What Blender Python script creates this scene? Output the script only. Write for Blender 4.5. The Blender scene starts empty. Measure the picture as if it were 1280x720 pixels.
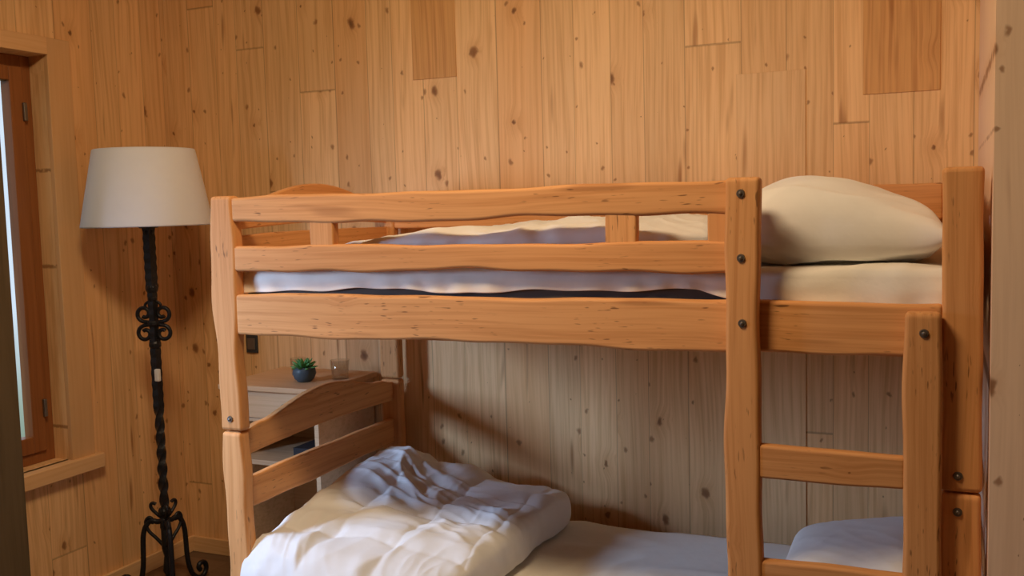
import bpy, bmesh, math, random
from mathutils import Vector, Matrix, noise, Euler
random.seed(7)
scene = bpy.context.scene
try:
    scene.view_settings.view_transform = 'Standard'
    scene.view_settings.look = 'None'
except Exception: pass
FZ = 0.03      # floor level

# ------------------------------------------------------------------ nodes
class NB:
    def __init__(s, mat):
        mat.use_nodes = True
        s.nt = mat.node_tree; s.nt.nodes.clear()
        s.out = s.nt.nodes.new('ShaderNodeOutputMaterial')
    def n(s, t, **kw):
        nd = s.nt.nodes.new(t)
        for k, v in kw.items(): setattr(nd, k, v)
        return nd
    def l(s, a, b): s.nt.links.new(a, b)
    def put(s, sock, v):
        if isinstance(v, bpy.types.NodeSocket): s.l(v, sock)
        else: sock.default_value = v
    def m(s, op, a, b=None, c=None, clamp=False):
        nd = s.n('ShaderNodeMath', operation=op); nd.use_clamp = clamp
        s.put(nd.inputs[0], a)
        if b is not None: s.put(nd.inputs[1], b)
        if c is not None: s.put(nd.inputs[2], c)
        return nd.outputs[0]
    def comb(s, x, y, z):
        nd = s.n('ShaderNodeCombineXYZ')
        s.put(nd.inputs[0], x); s.put(nd.inputs[1], y); s.put(nd.inputs[2], z)
        return nd.outputs[0]
    def smooth(s, v, a, b, to0=0., to1=1.):
        nd = s.n('ShaderNodeMapRange', interpolation_type='SMOOTHSTEP')
        s.put(nd.inputs[0], v); s.put(nd.inputs[1], a); s.put(nd.inputs[2], b)
        nd.inputs[3].default_value = to0; nd.inputs[4].default_value = to1
        return nd.outputs[0]
    def mix(s, f, a, b, mode='MIX'):
        nd = s.n('ShaderNodeMix', data_type='RGBA', blend_type=mode)
        s.put(nd.inputs[0], f)
        for i, v in ((6, a), (7, b)):
            if isinstance(v, bpy.types.NodeSocket): s.l(v, nd.inputs[i])
            else: nd.inputs[i].default_value = (*v, 1)
        return nd.outputs[2]
    def noise(s, vec, scale, detail=2, rough=.5, dist=0.):
        nd = s.n('ShaderNodeTexNoise')
        s.l(vec, nd.inputs['Vector']); nd.inputs['Scale'].default_value = scale
        nd.inputs['Detail'].default_value = detail; nd.inputs['Roughness'].default_value = rough
        nd.inputs['Distortion'].default_value = dist
        return nd.outputs[0]

def wood(name, base, dark, along='z', across='x', boards=None, joint=2.3, knot=1.0, kscale=5.0,
         rough=.6, red=.25, dashes=0., grain=.55, spec=.25, lines=.5, streaks=0., val=.90, var=.16):
    mat = bpy.data.materials.new(name); b = NB(mat)
    if boards:
        pos = b.n('ShaderNodeNewGeometry').outputs['Position']; rnd0 = None
    else:
        pos = b.n('ShaderNodeTexCoord').outputs['Object']
        rnd0 = b.n('ShaderNodeObjectInfo').outputs['Random']
    sp = b.n('ShaderNodeSeparateXYZ'); b.l(pos, sp.inputs[0])
    ax = {'x': sp.outputs[0], 'y': sp.outputs[1], 'z': sp.outputs[2]}
    A = ax[along]; C = ax[across]; D = ax[[k for k in 'xyz' if k not in (along, across)][0]]
    groove = None
    if boards:
        w1 = b.m('MULTIPLY', b.m('SINE', b.m('MULTIPLY', C, 7.3)), .028)
        w2 = b.m('MULTIPLY', b.m('SINE', b.m('MULTIPLY_ADD', C, 17.1, 1.3)), .010)
        Cw = b.m('DIVIDE', b.m('ADD', b.m('ADD', C, w1), w2), boards)
        idx = b.m('FLOOR', Cw); fr = b.m('FRACT', Cw)
        wn = b.n('ShaderNodeTexWhiteNoise', noise_dimensions='1D'); b.l(b.m('ADD', idx, 71.3), wn.inputs['W'])
        Aj = b.m('ADD', b.m('DIVIDE', A, joint), b.m('MULTIPLY', wn.outputs[0], 5.0))
        jx = b.m('FLOOR', Aj); jf = b.m('FRACT', Aj)
        wn2 = b.n('ShaderNodeTexWhiteNoise', noise_dimensions='2D'); b.l(b.comb(idx, jx, 0.), wn2.inputs['Vector'])
        rnd = wn2.outputs[0]
        rs = b.n('ShaderNodeSeparateColor'); b.l(wn2.outputs[1], rs.inputs[0]); rnd2 = rs.outputs[1]; rnd3 = rs.outputs[2]
        edge = b.m('MINIMUM', fr, b.m('SUBTRACT', 1., fr))
        g1 = b.smooth(edge, .003, .017, 1., 0.)
        je = b.m('MINIMUM', jf, b.m('SUBTRACT', 1., jf))
        g2 = b.smooth(je, .0003, .0009, 1., 0.)
        groove = b.m('MAXIMUM', g1, g2)
    else:
        rnd = rnd0; rnd2 = b.m('FRACT', b.m('MULTIPLY', rnd0, 7.77)); rnd3 = b.m('FRACT', b.m('MULTIPLY', rnd0, 31.3))
    off = b.m('MULTIPLY', rnd, 37.)
    fine = b.noise(b.comb(b.m('ADD', C, off), A, D), 34., 2)
    fo = b.m('MULTIPLY', b.m('SUBTRACT', fine, .5), .030)
    def knots(scale, amt, shift, thr):
        vo = b.n('ShaderNodeTexVoronoi', voronoi_dimensions='2D' if boards else '3D', feature='F1')
        b.l(b.comb(b.m('ADD', b.m('ADD', C, off), b.m('ADD', fo, shift)), b.m('MULTIPLY_ADD', A, .66, off), D), vo.inputs['Vector'])
        vo.inputs['Scale'].default_value = scale
        sc = b.n('ShaderNodeSeparateColor'); b.l(vo.outputs['Color'], sc.inputs[0])
        kr = b.m('MAXIMUM', b.m('MULTIPLY', b.m('SUBTRACT', b.m('POWER', sc.outputs[0], 1.8), thr), .13 * amt), .0001)
        q = b.m('DIVIDE', vo.outputs['Distance'], kr)
        return vo.outputs['Distance'], kr, q
    kd, kr, q1 = knots(kscale, knot, 0., .18)
    kmask = b.smooth(q1, .55, 1.2, 1., 0.)
    kcore = b.m('MULTIPLY', b.smooth(q1, .1, .8, 1., 0.), b.m('MULTIPLY_ADD', rnd2, .7, .2))
    if boards:
        _, _, q2 = knots(kscale * 2.4, knot * 1.25, 3.7, .18)
        kmask = b.m('MAXIMUM', kmask, b.m('MULTIPLY', b.smooth(q2, .3, 1.2, 1., 0.), .9))
    halo = b.m('MULTIPLY', b.smooth(kd, .0, .26, 1., 0.), b.smooth(kr, .003, .03))
    bend = b.noise(b.comb(C, b.m('MULTIPLY_ADD', A, .35, off), D), 3., 1)
    Cc = b.m('ADD', b.m('ADD', C, b.m('MULTIPLY', bend, .06)), b.m('MULTIPLY', halo, .022))
    g = b.noise(b.comb(Cc, b.m('MULTIPLY_ADD', A, .022, off), b.m('MULTIPLY', D, .6)), 70., 3, .7)
    g = b.smooth(g, .38, .72)
    cl = b.noise(b.comb(C, b.m('MULTIPLY_ADD', A, .25, off), off), 6., 2)
    rings = b.m('MULTIPLY_ADD', b.m('SINE', b.m('MULTIPLY', Cc, 420.)), .5, .5)
    ringm = b.m('MULTIPLY', rings, b.smooth(cl, .45, .65))
    col = b.mix(b.m('MULTIPLY', g, grain), base, dark)
    col = b.mix(b.m('MULTIPLY', ringm, .22 * grain), col, dark)
    redc = (base[0] * .92, base[1] * .72, base[2] * .55)
    col = b.mix(b.m('MULTIPLY', b.smooth(rnd2, .5, 1.), red * 2), col, redc)
    v3 = b.m('MULTIPLY', b.m('MULTIPLY_ADD', rnd3, var, val), b.m('MULTIPLY_ADD', cl, .35, .82))
    col = b.mix(1., col, b.comb(v3, v3, v3), 'MULTIPLY')
    if streaks > 0:
        st = b.noise(b.comb(C, b.m('MULTIPLY_ADD', A, .09, off), off), 30., 1)
        sm = b.m('MULTIPLY', b.smooth(st, .64, .78), b.smooth(cl, .42, .6))
        col = b.mix(b.m('MULTIPLY', sm, streaks), col, (.32, .12, .035))
    col = b.mix(b.m('MULTIPLY', halo, .28), col, (dark[0] * .85, dark[1] * .7, dark[2] * .55))
    col = b.mix(b.m('MULTIPLY', kmask, .78), col, (.24, .09, .028))
    col = b.mix(b.m('MULTIPLY', kcore, .55), col, (.06, .03, .015))
    if dashes > 0:
        dn = b.noise(b.comb(C, b.m('MULTIPLY_ADD', A, .14, off), D), 150., 1)
        dz = b.noise(b.comb(C, b.m('MULTIPLY_ADD', A, .6, off), D), 8., 1)
        dm = b.m('MULTIPLY', b.smooth(dn, .64, .74), b.smooth(dz, .46, .6))
        col = b.mix(b.m('MULTIPLY', dm, dashes), col, (.14, .055, .02))
    if groove is not None:
        col = b.mix(b.m('MULTIPLY', groove, b.m('MULTIPLY_ADD', rnd2, lines * .7, lines * .5)), col, (.15, .07, .025))
    bs = b.n('ShaderNodeBsdfPrincipled')
    b.l(col, bs.inputs['Base Color']); bs.inputs['Roughness'].default_value = rough
    bs.inputs['Specular IOR Level'].default_value = spec
    if groove is not None:
        bp = b.n('ShaderNodeBump'); bp.inputs['Strength'].default_value = .2; bp.inputs['Distance'].default_value = .004
        b.l(b.m('MULTIPLY', g1, -1.), bp.inputs['Height']); b.l(bp.outputs[0], bs.inputs['Normal'])
    b.l(bs.outputs[0], b.out.inputs[0])
    return mat

def simple(name, col, rough=.6, metal=0., nscale=30., namp=.12, bump=0., bscale=80., trans=0., sheen=0.):
    mat = bpy.data.materials.new(name); b = NB(mat)
    pos = b.n('ShaderNodeTexCoord').outputs['Object']
    v = b.m('MULTIPLY_ADD', b.noise(pos, nscale, 2), 2 * namp, 1 - namp)
    c = b.mix(1., col, b.comb(v, v, v), 'MULTIPLY')
    bs = b.n('ShaderNodeBsdfPrincipled'); b.l(c, bs.inputs['Base Color'])
    bs.inputs['Roughness'].default_value = rough; bs.inputs['Metallic'].default_value = metal
    bs.inputs['Specular IOR Level'].default_value = .3
    if sheen: bs.inputs['Sheen Weight'].default_value = sheen
    if bump:
        bp = b.n('ShaderNodeBump'); bp.inputs['Strength'].default_value = bump; bp.inputs['Distance'].default_value = .004
        b.l(b.noise(pos, bscale, 2), bp.inputs['Height']); b.l(bp.outputs[0], bs.inputs['Normal'])
    sh = bs.outputs[0]
    if trans:
        tr = b.n('ShaderNodeBsdfTranslucent'); b.l(c, tr.inputs[0])
        mx = b.n('ShaderNodeMixShader'); mx.inputs[0].default_value = trans
        b.l(sh, mx.inputs[1]); b.l(tr.outputs[0], mx.inputs[2]); sh = mx.outputs[0]
    b.l(sh, b.out.inputs[0])
    return mat

PB, PD = (.90, .58, .29), (.60, .31, .12)
wk = dict(kscale=5., streaks=.75, knot=.92, joint=6., grain=.62, red=.18)
M_wallx = wood('pine_boards_back', PB, PD, 'z', 'x', boards=.150, **wk)
M_wally = wood('pine_boards_side', PB, PD, 'z', 'y', boards=.150, **wk)
M_boardd = wood('pine_board_dark', (.76, .42, .165), (.48, .21, .07), 'z', 'x', knot=.9, streaks=.5, red=.1, grain=.7)
M_boardl = wood('pine_board_light', (.92, .60, .31), PD, 'z', 'x', knot=1., streaks=.6, red=0., grain=.55)
M_ceil = simple('low_bounce_ceiling', (.46, .38, .30), .9)  # invented dull finish on the unseen ceiling, tones down warm bounce
M_lowbounce = simple('low_bounce_wall', (.26, .22, .18), .9)  # made-up finish for the unseen walls, kept dark to cut bounced light
M_floor = wood('pine_floor', (.22, .14, .085), (.16, .095, .05), 'x', 'y', boards=.14)
M_part = wood('partition_boards', (.92, .68, .50), (.74, .51, .35), 'z', 'x', boards=.5, kscale=6., grain=.4, joint=40., streaks=.4)
TB = (.86, .58, .31)
M_trimz = wood('trim_pine_z', TB, PD, 'z', 'y', knot=.5, grain=.4)
M_trimy = wood('trim_pine_y', TB, PD, 'y', 'z', knot=.5, grain=.4)
M_trimx = wood('trim_pine_x', TB, PD, 'x', 'z', knot=.5, grain=.4)
BB, BD = (.78, .385, .15), (.55, .225, .068)
bk_ = dict(knot=1.3, kscale=5.5, rough=.65, red=.12, spec=.22, grain=.65)
M_bx = wood('bed_pine_x', BB, BD, 'x', 'z', dashes=.8, streaks=.5, **bk_)
M_by = wood('bed_pine_y', BB, BD, 'y', 'z', dashes=.6, **bk_)
M_bz = wood('bed_pine_z', BB, BD, 'z', 'x', dashes=.7, streaks=.5, **bk_)
M_nsx = wood('nightstand_pine', (.68, .47, .28), (.48, .29, .15), 'x', 'z', knot=1.1)
M_winb = wood('window_frame_stain', (.32, .12, .038), (.19, .065, .02), 'z', 'y', knot=.2, rough=.35, red=.1)
M_pil = wood('shaded_post_wood', (.17, .12, .065), (.10, .07, .035), 'z', 'x', knot=.3)  # shade of the unlit face is put into the wood colour
M_sheet = simple('cotton_sheet', (.84, .80, .73), .9, bump=.2, bscale=60, namp=.04, sheen=.2)
M_duvet = simple('cotton_duvet', (.84, .84, .85), .9, bump=.25, bscale=30, namp=.03, sheen=.2)
M_pillow = simple('cotton_pillow', (.87, .86, .84), .9, bump=.25, bscale=30, namp=.03, sheen=.2)
M_matt = simple('mattress_gap_dark', (.10, .08, .07), .9)  # near-black body colour paints in the dark gap under the sheet hem
M_iron = simple('wrought_iron', (.030, .030, .034), .42, metal=.6, nscale=60, namp=.3, bump=.5, bscale=90)
M_shade = simple('lampshade_fabric', (.92, .94, 1.), .9, namp=.02, trans=.12)
M_white = simple('white_plastic', (.8, .8, .8), .4)
M_dark = simple('dark_plastic', (.04, .045, .05), .4)
M_bolt = simple('steel_bolt', (.22, .20, .18), .4, metal=.8)
M_pot = simple('glazed_pot', (.07, .10, .12), .4)
M_leaf = simple('succulent_leaf', (.10, .32, .10), .5, namp=.3)
M_book1 = simple('book_cover_black', (.03, .03, .035), .6)
M_page = simple('book_pages', (.7, .66, .55), .9)

def glass_mat(name, tint=(1, 1, 1), f=.1):
    mat = bpy.data.materials.new(name); b = NB(mat)
    t = b.n('ShaderNodeBsdfTransparent'); t.inputs[0].default_value = (*tint, 1)
    g = b.n('ShaderNodeBsdfGlossy'); g.inputs['Roughness'].default_value = .05
    lw = b.n('ShaderNodeLayerWeight'); lw.inputs[0].default_value = .35
    fac = b.m('MULTIPLY_ADD', lw.outputs['Facing'], f * 2., .02, clamp=True)
    mx = b.n('ShaderNodeMixShader'); b.l(fac, mx.inputs[0]); b.l(t.outputs[0], mx.inputs[1]); b.l(g.outputs[0], mx.inputs[2])
    b.l(mx.outputs[0], b.out.inputs[0]); return mat
M_glass = glass_mat('window_glass', (.97, .99, 1), .03)
M_tumbler = glass_mat('tumbler_glass', (.97, .98, .98), .25)

# ------------------------------------------------------------------ mesh helpers
def obj_from(name, verts, faces, mat, smooth=False):
    me = bpy.data.meshes.new(name); me.from_pydata(verts, [], faces)
    bm = bmesh.new(); bm.from_mesh(me); bmesh.ops.recalc_face_normals(bm, faces=bm.faces); bm.to_mesh(me); bm.free()
    me.materials.append(mat)
    if smooth: me.polygons.foreach_set('use_smooth', [True] * len(me.polygons))
    ob = bpy.data.objects.new(name, me); scene.collection.objects.link(ob); return ob

def bevel(ob, w, seg=3):
    md = ob.modifiers.new('bevel', 'BEVEL'); md.width = w; md.segments = seg; md.limit_method = 'ANGLE'; md.angle_limit = math.radians(50)
    ob.data.polygons.foreach_set('use_smooth', [True] * len(ob.data.polygons))
    wn = ob.modifiers.new('wn', 'WEIGHTED_NORMAL'); wn.keep_sharp = True
    return ob

def boxes(name, lst, mat, bev=0.):
    V, F = [], []
    for (x0, x1, y0, y1, z0, z1) in lst:
        k = len(V)
        V += [(x, y, z) for x in (x0, x1) for y in (y0, y1) for z in (z0, z1)]
        F += [tuple(k + i for i in f) for f in ((0, 1, 3, 2), (4, 6, 7, 5), (0, 4, 5, 1), (2, 3, 7, 6), (0, 2, 6, 4), (1, 5, 7, 3))]
    ob = obj_from(name, V, F, mat)
    if bev: bevel(ob, bev, 2)
    return ob

def group(name, kids):
    e = bpy.data.objects.new(name, None); e.empty_display_size = .1
    scene.collection.objects.link(e)
    for k in kids: k.parent = e
    return e

def wav(c, amp=0., seed=0.):
    def f(s):
        return c + amp * (.6 * math.sin(s * 6.1 + seed * 2.7) + .4 * math.sin(s * 13.7 + seed * 5.1) + .25 * math.sin(s * 27. + seed * 1.3))
    return f

def plank(name, axes, s0, s1, lo, hi, t0, t1, mat, n=48, bev=.008):
    if not callable(lo): lo = wav(lo)
    if not callable(hi): hi = wav(hi)
    ix = ['xyz'.index(a) for a in axes]
    V, F = [], []
    for i in range(n + 1):
        s = s0 + (s1 - s0) * i / n
        for h, t in ((lo(s), t0), (hi(s), t0), (hi(s), t1), (lo(s), t1)):
            p = [0, 0, 0]; p[ix[0]] = s; p[ix[1]] = h; p[ix[2]] = t; V.append(tuple(p))
    for i in range(n):
        a = i * 4; c = a + 4
        for j in range(4):
            F.append((a + j, a + (j + 1) % 4, c + (j + 1) % 4, c + j))
    F.append((0, 1, 2, 3)); e = n * 4; F.append((e, e + 1, e + 2, e + 3))
    ob = obj_from(name, V, F, mat)
    return bevel(ob, bev)

def lathe(name, prof, mat, center, seg=40, smooth=True):
    V, F = [], []
    for (r, z) in prof:
        for k in range(seg):
            a = 2 * math.pi * k / seg
            V.append((center[0] + r * math.cos(a), center[1] + r * math.sin(a), center[2] + z))
    for i in range(len(prof) - 1):
        for k in range(seg):
            a = i * seg + k; b_ = i * seg + (k + 1) % seg
            F.append((a, b_, b_ + seg, a + seg))
    F.append(tuple(range(seg))); F.append(tuple(range((len(prof) - 1) * seg, len(prof) * seg)))
    return obj_from(name, V, F, mat, smooth)

def bolt(name, p, axis='y', r=.011):
    bm = bmesh.new(); bmesh.ops.create_cone(bm, cap_ends=True, segments=20, radius1=r, radius2=r * .8, depth=.006)
    bmesh.ops.create_uvsphere(bm, u_segments=12, v_segments=6, radius=r * .45, matrix=Matrix.Translation((0, 0, .003)))
    me = bpy.data.meshes.new(name); bm.to_mesh(me); bm.free(); me.materials.append(M_bolt)
    ob = bpy.data.objects.new(name, me); scene.collection.objects.link(ob)
    ob.location = p; ob.rotation_euler = (math.pi / 2, 0, 0); return ob

def tube(name, pts, r, mat, cyc=False, taper=None):
    cu = bpy.data.curves.new(name, 'CURVE'); cu.dimensions = '3D'; cu.bevel_depth = r; cu.bevel_resolution = 3; cu.use_fill_caps = True
    sp = cu.splines.new('NURBS'); sp.points.add(len(pts) - 1); sp.order_u = 3; sp.use_endpoint_u = True; sp.resolution_u = 5
    for i, p in enumerate(pts):
        sp.points[i].co = (*p, 1)
        if taper: sp.points[i].radius = taper(i / (len(pts) - 1))
    cu.materials.append(mat)
    ob = bpy.data.objects.new(name, cu); scene.collection.objects.link(ob); return ob

# ------------------------------------------------------------------ room
XL, XR, YB, YF, ZC = -1.16, 3.6, 1.05, -3.5, 3.15
T = .14
W1 = (.00, .39, .62, 2.20)     # visible window opening (y0,y1,z0,z1)
W2 = (-1.75, -.75, .95, 2.15)  # second window nearer the viewer
boxes('wall_back', [(XL - T, XR, YB, YB + T, FZ, ZC)], M_wallx)
boxes('wall_left', [
    (XL - T, XL, W1[1], YB, FZ, ZC), (XL - T, XL, W1[0], W1[1], FZ, W1[2]), (XL - T, XL, W1[0], W1[1], W1[3], ZC),
    (XL - T, XL, W2[1], W1[0], FZ, ZC), (XL - T, XL, W2[0], W2[1], FZ, W2[2]), (XL - T, XL, W2[0], W2[1], W2[3], ZC),
    (XL - T, XL, YF, W2[0], FZ, ZC)], M_wally)
boxes('wall_partition', [(2.107, XR, -.07, YB, FZ, ZC)], M_part)
boxes('wall_right', [(XR, XR + T, YF, YB + T, FZ, ZC)], M_lowbounce)
boxes('wall_front', [(XL - T, XR + T, YF - T, YF, FZ, ZC)], M_lowbounce)
boxes('floor', [(XL - T, XR + T, YF - T, YB + T, FZ - .1, FZ)], M_floor)
boxes('ceiling', [(XL - T, XR + T, YF - T, YB + T, ZC, ZC + .1)], M_ceil)
boxes('baseboard_left', [(XL, XL + .018, .05, YB, FZ, FZ + .07)], M_trimy, .003)
boxes('baseboard_back', [(XL + .018, 2.107, YB - .018, YB, FZ, FZ + .07)], M_trimx, .003)
# individual wider boards that stop short of the floor / ceiling
boxes('trim_1', [(.087, .279, YB - .004, YB, 2.08, ZC)], M_boardd, .0015)
boxes('trim_2', [(1.352, 1.582, YB - .004, YB, FZ + .07, 2.005)], M_boardl, .0015)
boxes('trim_3', [(1.763, 1.995, YB - .004, YB, 1.908, ZC)], M_boardd, .0015)
def window(nm, W, c, st=.055):
    y0, y1, z0, z1 = W; k = []
    k.append(boxes('casing_far', [(XL, XL + .022, y1, y1 + c, z0 - .03, z1 + c * .6)], M_trimz, .003))
    k.append(boxes('casing_near', [(XL, XL + .022, y0 - c, y0, z0 - .03, z1 + c * .6)], M_trimz, .003))
    k.append(boxes('casing_top', [(XL, XL + .026, y0, y1, z1, z1 + c * .6)], M_trimy, .003))
    k.append(boxes('sill', [(XL - .02, XL + .045, y0 - c, y1 + c + .03, z0 - .06, z0)], M_trimy, .005))
    xo = XL - .075
    k.append(boxes('frame', [(xo - .05, xo, y1 - .045, y1, z0, z1), (xo - .05, xo, y0, y0 + .045, z0, z1),
                             (xo - .05, xo, y0 + .045, y1 - .045, z1 - .045, z1), (xo - .05, xo, y0 + .045, y1 - .045, z0, z0 + .045)], M_winb, .003))
    a, b_ = y0 + .045, y1 - .045; xs = xo + .012
    k.append(boxes('sash', [(xs - .05, xs, b_ - st, b_, z0 + .045, z1 - .045), (xs - .05, xs, a, a + .055, z0 + .045, z1 - .045),
                            (xs - .05, xs, a + .055, b_ - st, z1 - .10, z1 - .045), (xs - .05, xs, a + .055, b_ - st, z0 + .045, z0 + .11)], M_winb, .004))
    k.append(boxes('pane', [(xs - .03, xs - .026, a + .05, b_ - st + .005, z0 + .1, z1 - .09)], M_glass))
    k.append(boxes('hinge', [(xs, xs + .012, b_ - .012, b_ + .004, z0 + .18, z0 + .25), (xs, xs + .012, b_ - .012, b_ + .004, z1 - .25, z1 - .18)], M_bolt, .003))
    return group(nm, k)
window('window_1', W1, .11, .060)
window('window_2', W2, .09)
plank('wooden_post', 'zxy', FZ, ZC, XL + .05, -.985, -.16, .038, M_pil, n=4, bev=.006)

# ------------------------------------------------------------------ bunk bed
bed = []
HW, HT = .043, .023
JZ = .905
def post(nm, x, y, z0, z1, sd, amp=.006, hw=HW, ht=HT):
    return plank(nm, 'zxy', z0, z1, wav(x - hw, amp, sd), wav(x + hw, amp * .8, sd + 3), y - ht, y + ht, M_bz, n=60, bev=.011)
YBk = .95
for (nm, x, y, sd) in (('post_front_left', 0, 0, 1.), ('post_front_right', 2.05, 0, 2.4), ('post_back_left', 0, YBk, 3.), ('post_back_right', 2.05, YBk, 4.)):
    a = .010 if x == 0 and y == 0 else .003
    top = 1.637 if x > 1 else 1.63
    if y > 0: top = 1.60
    bed.append(post(nm + '_upper', x, y, JZ + .002, top, sd, a))
    bed.append(post(nm + '_lower', x, y, FZ, JZ - .002, sd + .4, a))
yf0, yf1 = -.020, .020
bed.append(plank('side_rail_upper_front', 'xzy', HW - .004, 2.05 - HW + .004, wav(1.208, .0055, 1), wav(1.333, .003, 2), yf0, yf1, M_bx, n=80, bev=.009))
bed.append(plank('side_rail_upper_back', 'xzy', HW, 2.05 - HW, 1.208, 1.333, YBk - .02, YBk + .02, M_bx))
bed.append(plank('side_rail_lower_front', 'xzy', HW, 2.05 - HW, .26, .385, yf0, yf1, M_bx))
bed.append(plank('side_rail_lower_back', 'xzy', HW, 2.05 - HW, .26, .385, YBk - .02, YBk + .02, M_bx))
LX0, LX1 = 1.573, 1.973
bed.append(plank('guard_top', 'xzy', HW - .004, LX0 + .02, wav(1.544, .0065, 5), wav(1.625, .0035, 7), yf0, yf1, M_bx, n=80, bev=.010))
bed.append(plank('guard_bottom', 'xzy', HW - .004, LX0 + .02, wav(1.404, .007, 8), wav(1.477, .004, 9), yf0, yf1, M_bx, n=80, bev=.009))
for nm, x, w in (('guard_block_1', .359, .040), ('guard_block_2', 1.262, .042), ('guard_block_3', 1.51, .028)):
    bed.append(plank(nm, 'zxy', 1.468, 1.555, wav(x - w, .002, x), wav(x + w, .002, x + 2), yf0 + .004, yf1 - .004, M_bz, n=12, bev=.006))
bed.append(plank('guard_back', 'xzy', HW, 2.05 - HW, 1.50, wav(1.612, .002, 3), YBk - .018, YBk + .018, M_bx))
bed.append(plank('guard_back_low', 'xzy', HW, 2.05 - HW, 1.39, 1.46, YBk - .018, YBk + .018, M_bx))
yl0, yl1 = -.066, -.022
bed.append(plank('ladder_post_left', 'zxy', FZ, 1.630, wav(LX0 - .041, .005, 2), wav(LX0 + .041, .0035, 6), yl0, yl1, M_bz, n=80, bev=.011))
bed.append(plank('ladder_post_right', 'zxy', FZ, 1.318, wav(LX1 - .041, .004, 4), wav(LX1 + .038, .002, 1), yl0, yl1, M_bz, n=80, bev=.011))
for i, zt in enumerate((.99, .71, .43)):
    bed.append(plank('ladder_rung_%d' % (i + 1), 'xzy', LX0 + .036, LX1 - .036, wav(zt - .078, .003, i), wav(zt, .003, i + 2), yl0 + .006, yl1 - .004, M_bx, n=20, bev=.008))
def arch(z0, h):
    def f(y):
        t = max(0., min(1., (y - .03) / (YBk - .06)))
        b_ = math.sin(math.pi * t) ** 1.6
        lip = .010 * (math.exp(-((t - .07) / .045) ** 2) + math.exp(-((t - .93) / .045) ** 2))
        return z0 + h * b_ + lip
    return f
for nm, x in (('left', 0.), ('right', 2.05)):
    for lv, top in (('upper', 1.600), ('lower', .893)):
        def low(y, z=top - .075):
            t = (y - .03) / (YBk - .06); return z + .014 * math.sin(math.pi * t)
        hh = .072 if nm == 'left' else .02
        bed.append(plank('end_board_%s_%s' % (lv, nm), 'yzx', .018, YBk - .018, low, arch(top, hh), x - .014, x + .014, M_by, n=70, bev=.006))
        zz = top - .245 if lv == 'lower' else top - .19
        bed.append(plank('end_slat_%s_%s' % (lv, nm), 'yzx', .018, YBk - .018, wav(zz, .003, 1), wav(zz + .100, .003, 2), x - .013, x + .013, M_by, n=30, bev=.006))
        zr = 1.208 if lv == 'upper' else .26
        bed.append(plank('end_rail_%s_%s' % (lv, nm), 'yzx', .018, YBk - .018, zr, zr + .12, x - .014, x + .014, M_by, n=10, bev=.006))
for lv, z in (('upper', 1.235), ('lower', .285)):
    V = []
    for i in range(13):
        x = .10 + i * (1.85 / 12)
        V.append((x - .035, x + .035, .02, YBk - .02, z, z + .018))
    V.append((.05, 2.0, .020, .045, z - .03, z)); V.append((.05, 2.0, YBk - .045, YBk - .02, z - .03, z))
    bed.append(boxes('slats_' + lv, V, M_by, .003))
for i, (x, z) in enumerate(((LX0 + .0, 1.592), (LX0, 1.440), (LX0 + .002, 1.285), (LX1, 1.272))):
    bed.append(bolt('bolt_%d' % (i + 1), (x, yl0 - .001, z)))
for i, (x, z) in enumerate(((2.045, .945), (2.045, .862), (0., .945))):
    bed.append(bolt('post_bolt_%d' % (i + 1), (x, -HT - .001, z)))
group('bunk_bed', bed)

# ------------------------------------------------------------------ mattresses + sheets
def N(x, y, z=0.): return noise.noise(Vector((x, y, z)))
def ridg(x, y, z=0.):
    n = N(x, y, z)
    return max(0., 1 - math.sqrt(n * n * 4.5 + .012)) ** 1.7

def folds(x, y, sd, ang=0., st=.35, sc=5.):
    c, s = math.cos(ang), math.sin(ang)
    u, v = c * x + s * y, -s * x + c * y
    wx = N(x * 2.1, y * 2.1, sd) * .22; wy = N(x * 2.1 + 9, y * 2.1, sd) * .22
    return ridg((u + wx) * sc * st, (v + wy) * sc, sd)

def roundbox(name, x0, x1, y0, y1, z0, z1, mat, r=.04):
    ob = boxes(name, [(x0, x1, y0, y1, z0, z1)], mat); bevel(ob, r, 5); return ob

def sheet(name, x0, x1, y0, y1, zt, hem, mat, sd):
    nx, ny, nd = 200, 70, 14
    V, F = [], []
    rows = ny + nd + 1
    for i in range(nx + 1):
        x = x0 + (x1 - x0) * i / nx
        for j in range(rows):
            if j <= ny:
                y = y1 + (y0 - y1) * j / ny
                z = zt + .010 * folds(x, y, sd, .6, .4, 6.) + .005 * N(x * 3, y * 3, sd)
                e = max(0., 1 - (y - y0) / .03); z -= .012 * e * e
            else:
                t = (j - ny) / nd
                h = hem(x)
                y = y0 - .006 * math.sin(min(1, t * 2) * math.pi / 2) + .003 * math.sin(x * 60 + 3 * math.sin(x * 9)) * t + .004 * N(x * 7, t * 2, sd)
                z = (zt - .012) + (h - zt + .012) * t
            V.append((x, y, z))
    for i in range(nx):
        for j in range(rows - 1):
            a = i * rows + j; F.append((a, a + 1, a + rows + 1, a + rows))
    ob = obj_from(name, V, F, mat, True)
    md = ob.modifiers.new('th', 'SOLIDIFY'); md.thickness = .004; md.offset = 1
    return ob
def hemU(x):
    h = 1.349 + .006 * math.sin(x * 5.3 + .6) + .004 * math.sin(x * 14) + .002 * math.sin(x * 33)
    if x < .45: h -= .03 * (1 - x / .45)
    if x > 1.45: h -= .035 * min(1, (x - 1.45) / .12)
    return h
group('mattress', [roundbox('mattress_core', .03, 2.02, .034, .925, 1.255, 1.400, M_matt, .03),
     sheet('fitted_sheet', .028, 2.022, .030, .927, 1.405, hemU, M_sheet, 1.)])
group('mattress.001', [roundbox('mattress_core', .03, 2.02, .034, .925, .305, .395, M_matt, .03),
     sheet('fitted_sheet', .028, 2.022, .030, .927, .400, lambda x: .33, M_sheet, 5.)])

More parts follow.
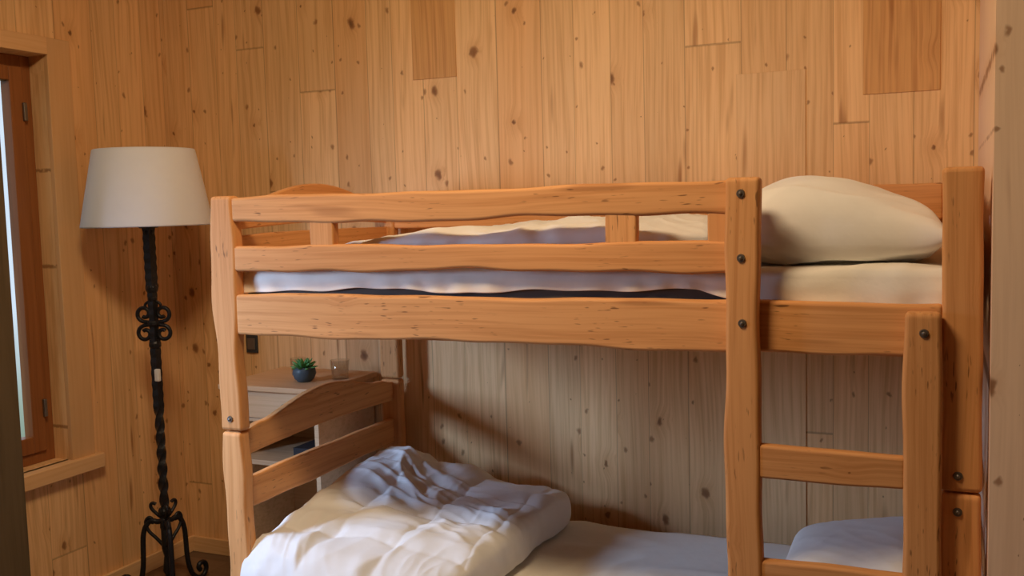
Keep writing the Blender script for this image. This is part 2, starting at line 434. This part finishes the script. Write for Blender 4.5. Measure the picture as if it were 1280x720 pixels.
# ------------------------------------------------------------------ pillows and duvets
def pillow(name, cx, cy, cz, L, Wd, Th, rot, mat, sd, n=110, ex=.40, amp=1., bulge=0.):
    V, F = [], []
    R = Euler(rot).to_matrix()
    for side in (1, -1):
        for i in range(n + 1):
            for j in range(n + 1):
                u = -math.cos(math.pi * i / n); v = -math.cos(math.pi * j / n)
                u = .35 * u + .65 * (-1 + 2 * i / n); v = .35 * v + .65 * (-1 + 2 * j / n)
                k = max(0., (1 - u ** 4) * (1 - v ** 4)) ** ex
                k *= .80 + .20 * math.cos(u * 1.3) * math.cos(v * 1.3)
                px = u * L / 2 * (1 - .05 * (1 - v * v)); py = v * Wd / 2 * (1 - .06 * (1 - u * u))
                z = side * Th / 2 * k
                if side > 0: z += bulge * math.exp(-((u + .1) / .75) ** 2) * min(1., k * 1.2)
                # soft creases on the faces, fading on the crown so the outline stays smooth
                crown = .45 + .55 * min(1., v * v + .6 * u * u)
                f = folds(px + sd, py, sd, 1.1, .3, 5.) * .020 + folds(px, py, sd + 4, -.4, .3, 9.) * .010 + folds(px, py, sd + 9, .5, .25, 16.) * .005
                f = f * crown + .022 * N(px * 4, py * 4, sd)
                z += side * amp * f * min(1., k * 1.6)
                V.append(tuple(Vector((cx, cy, cz)) + R @ Vector((px, py, z))))
    st = (n + 1) * (n + 1)
    for s_ in (0, 1):
        for i in range(n):
            for j in range(n):
                a = s_ * st + i * (n + 1) + j
                F.append((a, a + 1, a + n + 2, a + n + 1))
    ob = obj_from(name, V, F, mat, True)
    bm = bmesh.new(); bm.from_mesh(ob.data); bmesh.ops.remove_doubles(bm, verts=bm.verts, dist=.0006)
    bmesh.ops.recalc_face_normals(bm, faces=bm.faces); bm.to_mesh(ob.data); bm.free()
    return ob

def duvet(name, foot, topf, botf, mat, sd, nx=190, ny=190, amp=1., edge=.25, ang=.6, quilt=0.):
    V, F = [], []
    for side in (1, -1):
        for i in range(nx + 1):
            for j in range(ny + 1):
                u, v = i / nx, j / ny
                u = .5 - .5 * (.5 * math.cos(math.pi * u) + .5 * (1 - 2 * u)); v = .5 - .5 * (.5 * math.cos(math.pi * v) + .5 * (1 - 2 * v))
                x, y = foot(u, v)
                a, b_ = 2 * u - 1, 2 * v - 1
                k = max(0., (1 - abs(a) ** 6) * (1 - abs(b_) ** 6)) ** edge
                zb = botf(x, y); zt = topf(x, y)
                mid = zb + (zt - zb) * .38
                if side > 0:
                    f = folds(x, y, sd, ang, .3, 3.6) * .032 + folds(x, y, sd + 3, ang + 1.2, .4, 6.5) * .018 + folds(x, y, sd + 7, ang - .6, .3, 12.) * .010 + folds(x, y, sd + 11, ang + .8, .3, 22.) * .005 + .03 * N(x * 3.5, y * 3.5, sd) + .012 * N(x * 8, y * 8, sd)
                    if quilt:
                        qx = x + .03 * N(x * 4, y * 4, 50.); qy = y + .03 * N(x * 4, y * 4, 60.)
                        dx = abs((qx / .23 + .4) % 1. - .5) * .23; dy = abs((qy / .26 + .1) % 1. - .5) * .26
                        f -= quilt * (math.exp(-dx / .022) + math.exp(-dy / .022))
                    z = mid + (zt - mid) * k + amp * f * k - .02 * k
                else:
                    z = mid + (zb - mid) * k
                ex = .012 * N(x * 7, y * 7, sd + z * 8) + .005 * N(x * 18, y * 18, sd + z * 14); ey = .014 * N(x * 7 + 5, y * 7, sd + z * 8) + .006 * N(x * 20, y * 12, sd + z * 12)
                V.append((x + ex, y + ey, z))
    st = (nx + 1) * (ny + 1)
    for s_ in (0, 1):
        for i in range(nx):
            for j in range(ny):
                a = s_ * st + i * (ny + 1) + j
                F.append((a, a + 1, a + ny + 2, a + ny + 1))
    ob = obj_from(name, V, F, mat, True)
    bm = bmesh.new(); bm.from_mesh(ob.data); bmesh.ops.remove_doubles(bm, verts=bm.verts, dist=.0005)
    bmesh.ops.recalc_face_normals(bm, faces=bm.faces); bm.to_mesh(ob.data); bm.free()
    return ob

pillow('pillow', 1.735, .40, 1.489, .54, .68, .152, (0, math.radians(2), .05), M_pillow, 2.3, ex=.42, amp=1., bulge=.050)
pillow('pillow.001', 1.80, .50, .505, .46, .66, .19, (0, math.radians(-12), 0), M_pillow, 6.1, amp=.5)

def footL(u, v):
    x0 = -.035 + .075 * min(1., v * 3); x1 = .70 + .135 * v + .02 * math.sin(v * 6)
    y0 = -.085 + .012 * math.sin(u * 9); y1 = .915
    a, b_ = 2 * u - 1, 2 * v - 1
    c = .05 * (abs(a) ** 4) * (abs(b_) ** 4)
    return (x0 + (x1 - x0) * u - c * a, y0 + (y1 - y0) * v - c * b_)
def topL(x, y):
    z = .578 + .015 * math.sin(x * 5 + 1)
    z += .12 * math.exp(-((x - .05) / .22) ** 2) * max(0, min(1., (y - .1) / .6))
    z -= .05 * max(0, 1 - (y + .08) / .25)
    return z
def botL(x, y):
    t = max(0., min(1., (.02 - y) / .06))
    return .402 - .10 * t
duvet('duvet', footL, topL, botL, M_duvet, 3.1, amp=.85, quilt=.012)
def footU(u, v):
    x0 = .20 + .1 * v; x1 = 1.43
    a, b_ = 2 * u - 1, 2 * v - 1
    c = .05 * (abs(a) ** 4) * (abs(b_) ** 4)
    return (x0 + (x1 - x0) * u - c * a, .06 + (.86) * v - c * b_)
def topU(x, y):
    t = max(0., min(1., (x - .2) / .45))
    return 1.44 + .085 * t ** .7 + .01 * math.sin(x * 7)
duvet('duvet.001', footU, topU, lambda x, y: 1.408, M_pillow, 8.4, amp=.6, ang=0.2)

# ------------------------------------------------------------------ floor lamp
LX, LY = -.885, .60
lk = []
Vs, Fs = [], []; seg = 72
prof = [(.250, 1.534), (.2505, 1.540), (.193, 1.832), (.190, 1.836), (.188, 1.830), (.2465, 1.536)]
for (r, z) in prof:
    for k in range(seg):
        a = 2 * math.pi * k / seg; Vs.append((LX + r * math.cos(a), LY + r * math.sin(a), z))
for i in range(len(prof)):
    for k in range(seg):
        a = i * seg + k; b_ = i * seg + (k + 1) % seg; i2 = (i + 1) % len(prof)
        Fs.append((a, b_, i2 * seg + (k + 1) % seg, i2 * seg + k))
lk.append(obj_from('shade', Vs, Fs, M_shade, True))
for k in range(3):
    a = 2 * math.pi * k / 3 + .4
    lk.append(tube('shade_spoke_%d' % k, [(LX, LY, 1.70), (LX + .10 * math.cos(a), LY + .10 * math.sin(a), 1.70), (LX + .212 * math.cos(a), LY + .212 * math.sin(a), 1.72)], .002, M_iron))
lk.append(lathe('bulb', [(.002, 0), (.013, .002), (.014, .03), (.03, .07), (.030, .09), (.018, .112), (.002, .118)], M_white, (LX, LY, 1.60), 24))
lk.append(lathe('socket', [(.002, 0), (.035, .002), (.040, .012), (.016, .022), (.018, .08), (.002, .082)], M_iron, (LX, LY, 1.525), 24))
def twist(name, z0, z1, hw, turns, n=160):
    V, F = [], []
    for i in range(n + 1):
        t = i / n; a0 = turns * 2 * math.pi * t; w = hw * (1 + .05 * math.sin(t * 40))
        for k in range(4):
            a = a0 + math.pi / 4 + k * math.pi / 2
            V.append((LX + w * 1.414 * math.cos(a), LY + w * 1.414 * math.sin(a), z0 + (z1 - z0) * t))
    for i in range(n):
        for k in range(4):
            F.append((i * 4 + k, i * 4 + (k + 1) % 4, i * 4 + 4 + (k + 1) % 4, i * 4 + 4 + k))
    F += [(0, 1, 2, 3), (n * 4, n * 4 + 1, n * 4 + 2, n * 4 + 3)]
    return obj_from(name, V, F, M_iron)
lk.append(twist('stem_upper', 1.28, 1.53, .0165, 0.))
lk.append(twist('stem_mid', 1.06, 1.30, .013, 0.))
lk.append(twist('stem_switch', .80, 1.08, .0145, 0.))
lk.append(twist('stem_lower', .30, .80, .0135, 2.))
for i, (z, r, h) in enumerate(((1.27, .024, .03), (1.235, .019, .018), (1.045, .024, .03), (1.135, .026, .022), (.36, .026, .03), (.30, .022, .03), (1.50, .020, .02))):
    lk.append(lathe('collar_%d' % i, [(.002, 0), (r * .8, 0), (r, h * .3), (r, h * .7), (r * .8, h), (.002, h)], M_iron, (LX, LY, z), 12, False))
dv = (.93, .36)
def L2(pts, nm, r): lk.append(tube(nm, [(LX + q * dv[0], LY + q * dv[1], z) for q, z in pts], r, M_iron))
for sgn in (1, -1):
    for up in (1, -1):
        cz = 1.145 + up * .040; pts = [(sgn * .010, 1.145 + up * .004)]
        for i in range(22):
            t = i / 21; a = -math.pi / 2 + t * 2.2 * math.pi; r = .033 * (1 - .62 * t)
            pts.append((sgn * (.037 + r * math.cos(a)), cz + up * r * math.sin(a)))
        L2(pts, 'scroll_%d_%d' % (sgn, up), .0080)
    L2([(sgn * .012, 1.235), (sgn * .030, 1.228), (sgn * .034, 1.21), (sgn * .022, 1.20)], 'scroll_tip_%d' % sgn, .0055)
lk.append(boxes('switch', [(LX + .014, LX + .034, LY - .03, LY - .012, .915, .965)], M_white, .004))
for i, ang in enumerate((math.radians(203), math.radians(-37), math.radians(83))):
    c, s_ = math.cos(ang), math.sin(ang)
    pr = [(.010, .345), (.03, .335), (.05, .345), (.075, .335), (.095, .29), (.098, .22), (.100, .15), (.115, .085), (.150, .047), (.185, .052), (.200, .080), (.190, .108), (.165, .112), (.153, .092), (.166, .080)]
    lk.append(tube('foot_%d' % i, [(LX + q * c, LY + q * s_, z + FZ - .036) for q, z in pr], .0105, M_iron))
    pr2 = [(.012, .20), (.04, .235), (.07, .26), (.085, .30), (.068, .325), (.048, .31), (.055, .295)]
    lk.append(tube('foot_brace_%d' % i, [(LX + q * c, LY + q * s_, z + FZ) for q, z in pr2], .007, M_iron))
    lk.append(tube('foot_curl_%d' % i, [(LX + q * c, LY + q * s_, z + FZ - .03) for q, z in ((.015, .35), (.04, .37), (.06, .395), (.05, .415), (.035, .405))], .007, M_iron))
lk.append(lathe('finial', [(.002, 0), (.010, .006), (.020, .03), (.016, .06), (.012, .09), (.020, .12), (.018, .25), (.002, .251)], M_iron, (LX, LY, .10), 16))
group('floor_lamp', lk)

# ------------------------------------------------------------------ nightstand and things
nx0, nx1, ny0, ny1, nt = -.56, -.13, .62, 1.02, .915
ns = [boxes('top', [(nx0 - .02, nx1 + .02, ny0 - .02, ny1, nt - .022, nt)], M_nsx, .004),
      boxes('carcass', [(nx0, nx0 + .02, ny0, ny1 - .005, FZ, nt - .022), (nx1 - .02, nx1, ny0, ny1 - .005, FZ, nt - .022),
                        (nx0 + .02, nx1 - .02, ny1 - .02, ny1 - .005, FZ + .05, nt - .022), (nx0 + .02, nx1 - .02, ny0 + .005, ny1 - .02, .60, .62),
                        (nx0 + .02, nx1 - .02, ny0 + .005, ny1 - .02, .77, .785), (nx0 + .02, nx1 - .02, ny0 + .005, ny1 - .02, FZ + .06, FZ + .08)], M_nsx, .002),
      boxes('drawer_front', [(nx0 + .022, nx1 - .022, ny0 - .002, ny0 + .014, .787, nt - .024)], M_nsx, .003),
      lathe('knob', [(.002, 0), (.008, .002), (.007, .012), (.013, .02), (.010, .028), (.002, .030)], M_bolt, (0, 0, 0), 20)]
ns[3].rotation_euler = (math.pi / 2, 0, 0); ns[3].location = (-.27, ny0 - .001, .84)
group('nightstand', ns)
x, y, z, w, d, h = -.23, .76, .6205, .12, .17, .045
group('book', [boxes('cover', [(x - w / 2, x + w / 2, y - d / 2, y + d / 2, z, z + .003), (x - w / 2, x + w / 2, y - d / 2, y + d / 2, z + h - .003, z + h), (x - w / 2, x + w / 2, y - d / 2, y - d / 2 + .003, z + .003, z + h - .003)], M_book1),
    boxes('pages', [(x - w / 2 + .004, x + w / 2 - .005, y - d / 2 + .004, y + d / 2 - .004, z + .003, z + h - .003)], M_page)])
px, py = -.27, .74
pk = [lathe('pot', [(.002, 0), (.025, 0), (.038, .012), (.046, .032), (.043, .050), (.037, .058), (.033, .058), (.033, .050), (.002, .048)], M_pot, (px, py, nt), 32)]
V, F = [], []
def leaf(a, el, ln, w):
    k = len(V); d = Vector((math.cos(a) * math.cos(el), math.sin(a) * math.cos(el), math.sin(el)))
    side = Vector((-math.sin(a), math.cos(a), 0)); up = d.cross(side) * -1
    o = Vector((px, py, nt + .048)) + Vector((math.cos(a), math.sin(a), 0)) * .004
    rows = [(0, .35), (.25, .75), (.5, 1.), (.75, .8), (.92, .35), (1., .03)]
    for (t, ww) in rows:
        c = o + d * ln * t + up * (.12 * ln * t * t)
        for q in range(6):
            th = q * math.pi / 3
            V.append(tuple(c + side * (w * ww * math.cos(th)) + up * (w * .45 * ww * math.sin(th))))
    for i in range(len(rows) - 1):
        for q in range(6):
            F.append((k + i * 6 + q, k + i * 6 + (q + 1) % 6, k + (i + 1) * 6 + (q + 1) % 6, k + (i + 1) * 6 + q))
    e = k + (len(rows) - 1) * 6; F.append(tuple(range(e, e + 6))); F.append(tuple(range(k, k + 6)))
for ringi, (n, el, ln) in enumerate(((9, .35, .052), (8, .7, .054), (6, 1.0, .052), (4, 1.3, .046))):
    for i in range(n):
        leaf(2 * math.pi * i / n + ringi * .37, el + random.uniform(-.08, .08), ln, .0095)
pk.append(obj_from('leaves', V, F, M_leaf, True))
group('potted_succulent', pk)
def tumbler(name, x, y, r, h):
    return lathe(name, [(.001, 0), (r * .85, 0), (r, h), (r - .002, h), (r * .85 - .002, .008), (.001, .008)], M_tumbler, (x, y, nt), 32)
tumbler('drinking_glass', -.165, .83, .038, .075)
tumbler('drinking_glass.001', -.385, .86, .032, .07)
group('light_switch', [boxes('plate', [(-.79, -.73, YB - .010, YB, .965, 1.045)], M_dark, .003), boxes('rocker', [(-.78, -.74, YB - .014, YB - .009, .98, 1.03)], M_bolt, .002)])

CLX, CLY = .80, -1.00
group('ceiling_lamp', [lathe('canopy', [(.002, 0), (.44, 0), (.46, .03), (.46, .05), (.002, .05)], M_white, (CLX, CLY, ZC - .05), 40)])

# ------------------------------------------------------------------ lights
def area(name, loc, tgt, size, power, col, sy=None, shape='RECTANGLE', spread=180):
    li = bpy.data.lights.new(name, 'AREA'); li.energy = power; li.color = col; li.shape = shape; li.size = size
    li.spread = math.radians(spread)
    if shape == 'RECTANGLE': li.size_y = sy or size
    ob = bpy.data.objects.new(name, li); scene.collection.objects.link(ob); ob.location = loc
    ob.rotation_euler = (Vector(tgt) - Vector(loc)).to_track_quat('-Z', 'Y').to_euler(); return ob
area('ceiling_lamp_light', (CLX, CLY, ZC - .06), (CLX, CLY + .75, 0), .80, 73, (1., .74, .45), shape='DISK')
area('daylight_window_2', (XL - .22, -1.25, 1.62), (-.02, .34, .66), .42, 15, (.48, .67, 1.), .55, spread=82)

w = bpy.data.worlds.new('world'); scene.world = w; w.use_nodes = True
nt_ = w.node_tree; nt_.nodes.clear()
o = nt_.nodes.new('ShaderNodeOutputWorld'); bg = nt_.nodes.new('ShaderNodeBackground')
tc = nt_.nodes.new('ShaderNodeTexCoord'); sp = nt_.nodes.new('ShaderNodeSeparateXYZ'); cr = nt_.nodes.new('ShaderNodeValToRGB')
nt_.links.new(tc.outputs['Generated'], sp.inputs[0])
mr = nt_.nodes.new('ShaderNodeMapRange'); mr.inputs[1].default_value = -.5; mr.inputs[2].default_value = .5
nt_.links.new(sp.outputs[2], mr.inputs[0]); nt_.links.new(mr.outputs[0], cr.inputs[0])
e = cr.color_ramp.elements; e[0].position = .22; e[0].color = (.06, .14, .04, 1); e[1].position = .42; e[1].color = (.75, .87, 1., 1)
ne = cr.color_ramp.elements.new(.33); ne.color = (.35, .45, .38, 1)
nt_.links.new(cr.outputs[0], bg.inputs[0]); bg.inputs[1].default_value = 1.0; nt_.links.new(bg.outputs[0], o.inputs[0])

# ------------------------------------------------------------------ camera
cam = bpy.data.cameras.new('camera'); cam.lens = 34.6; cam.sensor_width = 36; cam.clip_start = .05
co = bpy.data.objects.new('camera', cam); scene.collection.objects.link(co)
R = Matrix.Rotation(math.radians(23.8), 4, 'Z') @ Matrix.Rotation(math.radians(90 - 4.83), 4, 'X') @ Matrix.Rotation(-.027, 4, 'Z')
co.matrix_world = Matrix.Translation((2.013, -2.407, 1.58)) @ R
scene.camera = co
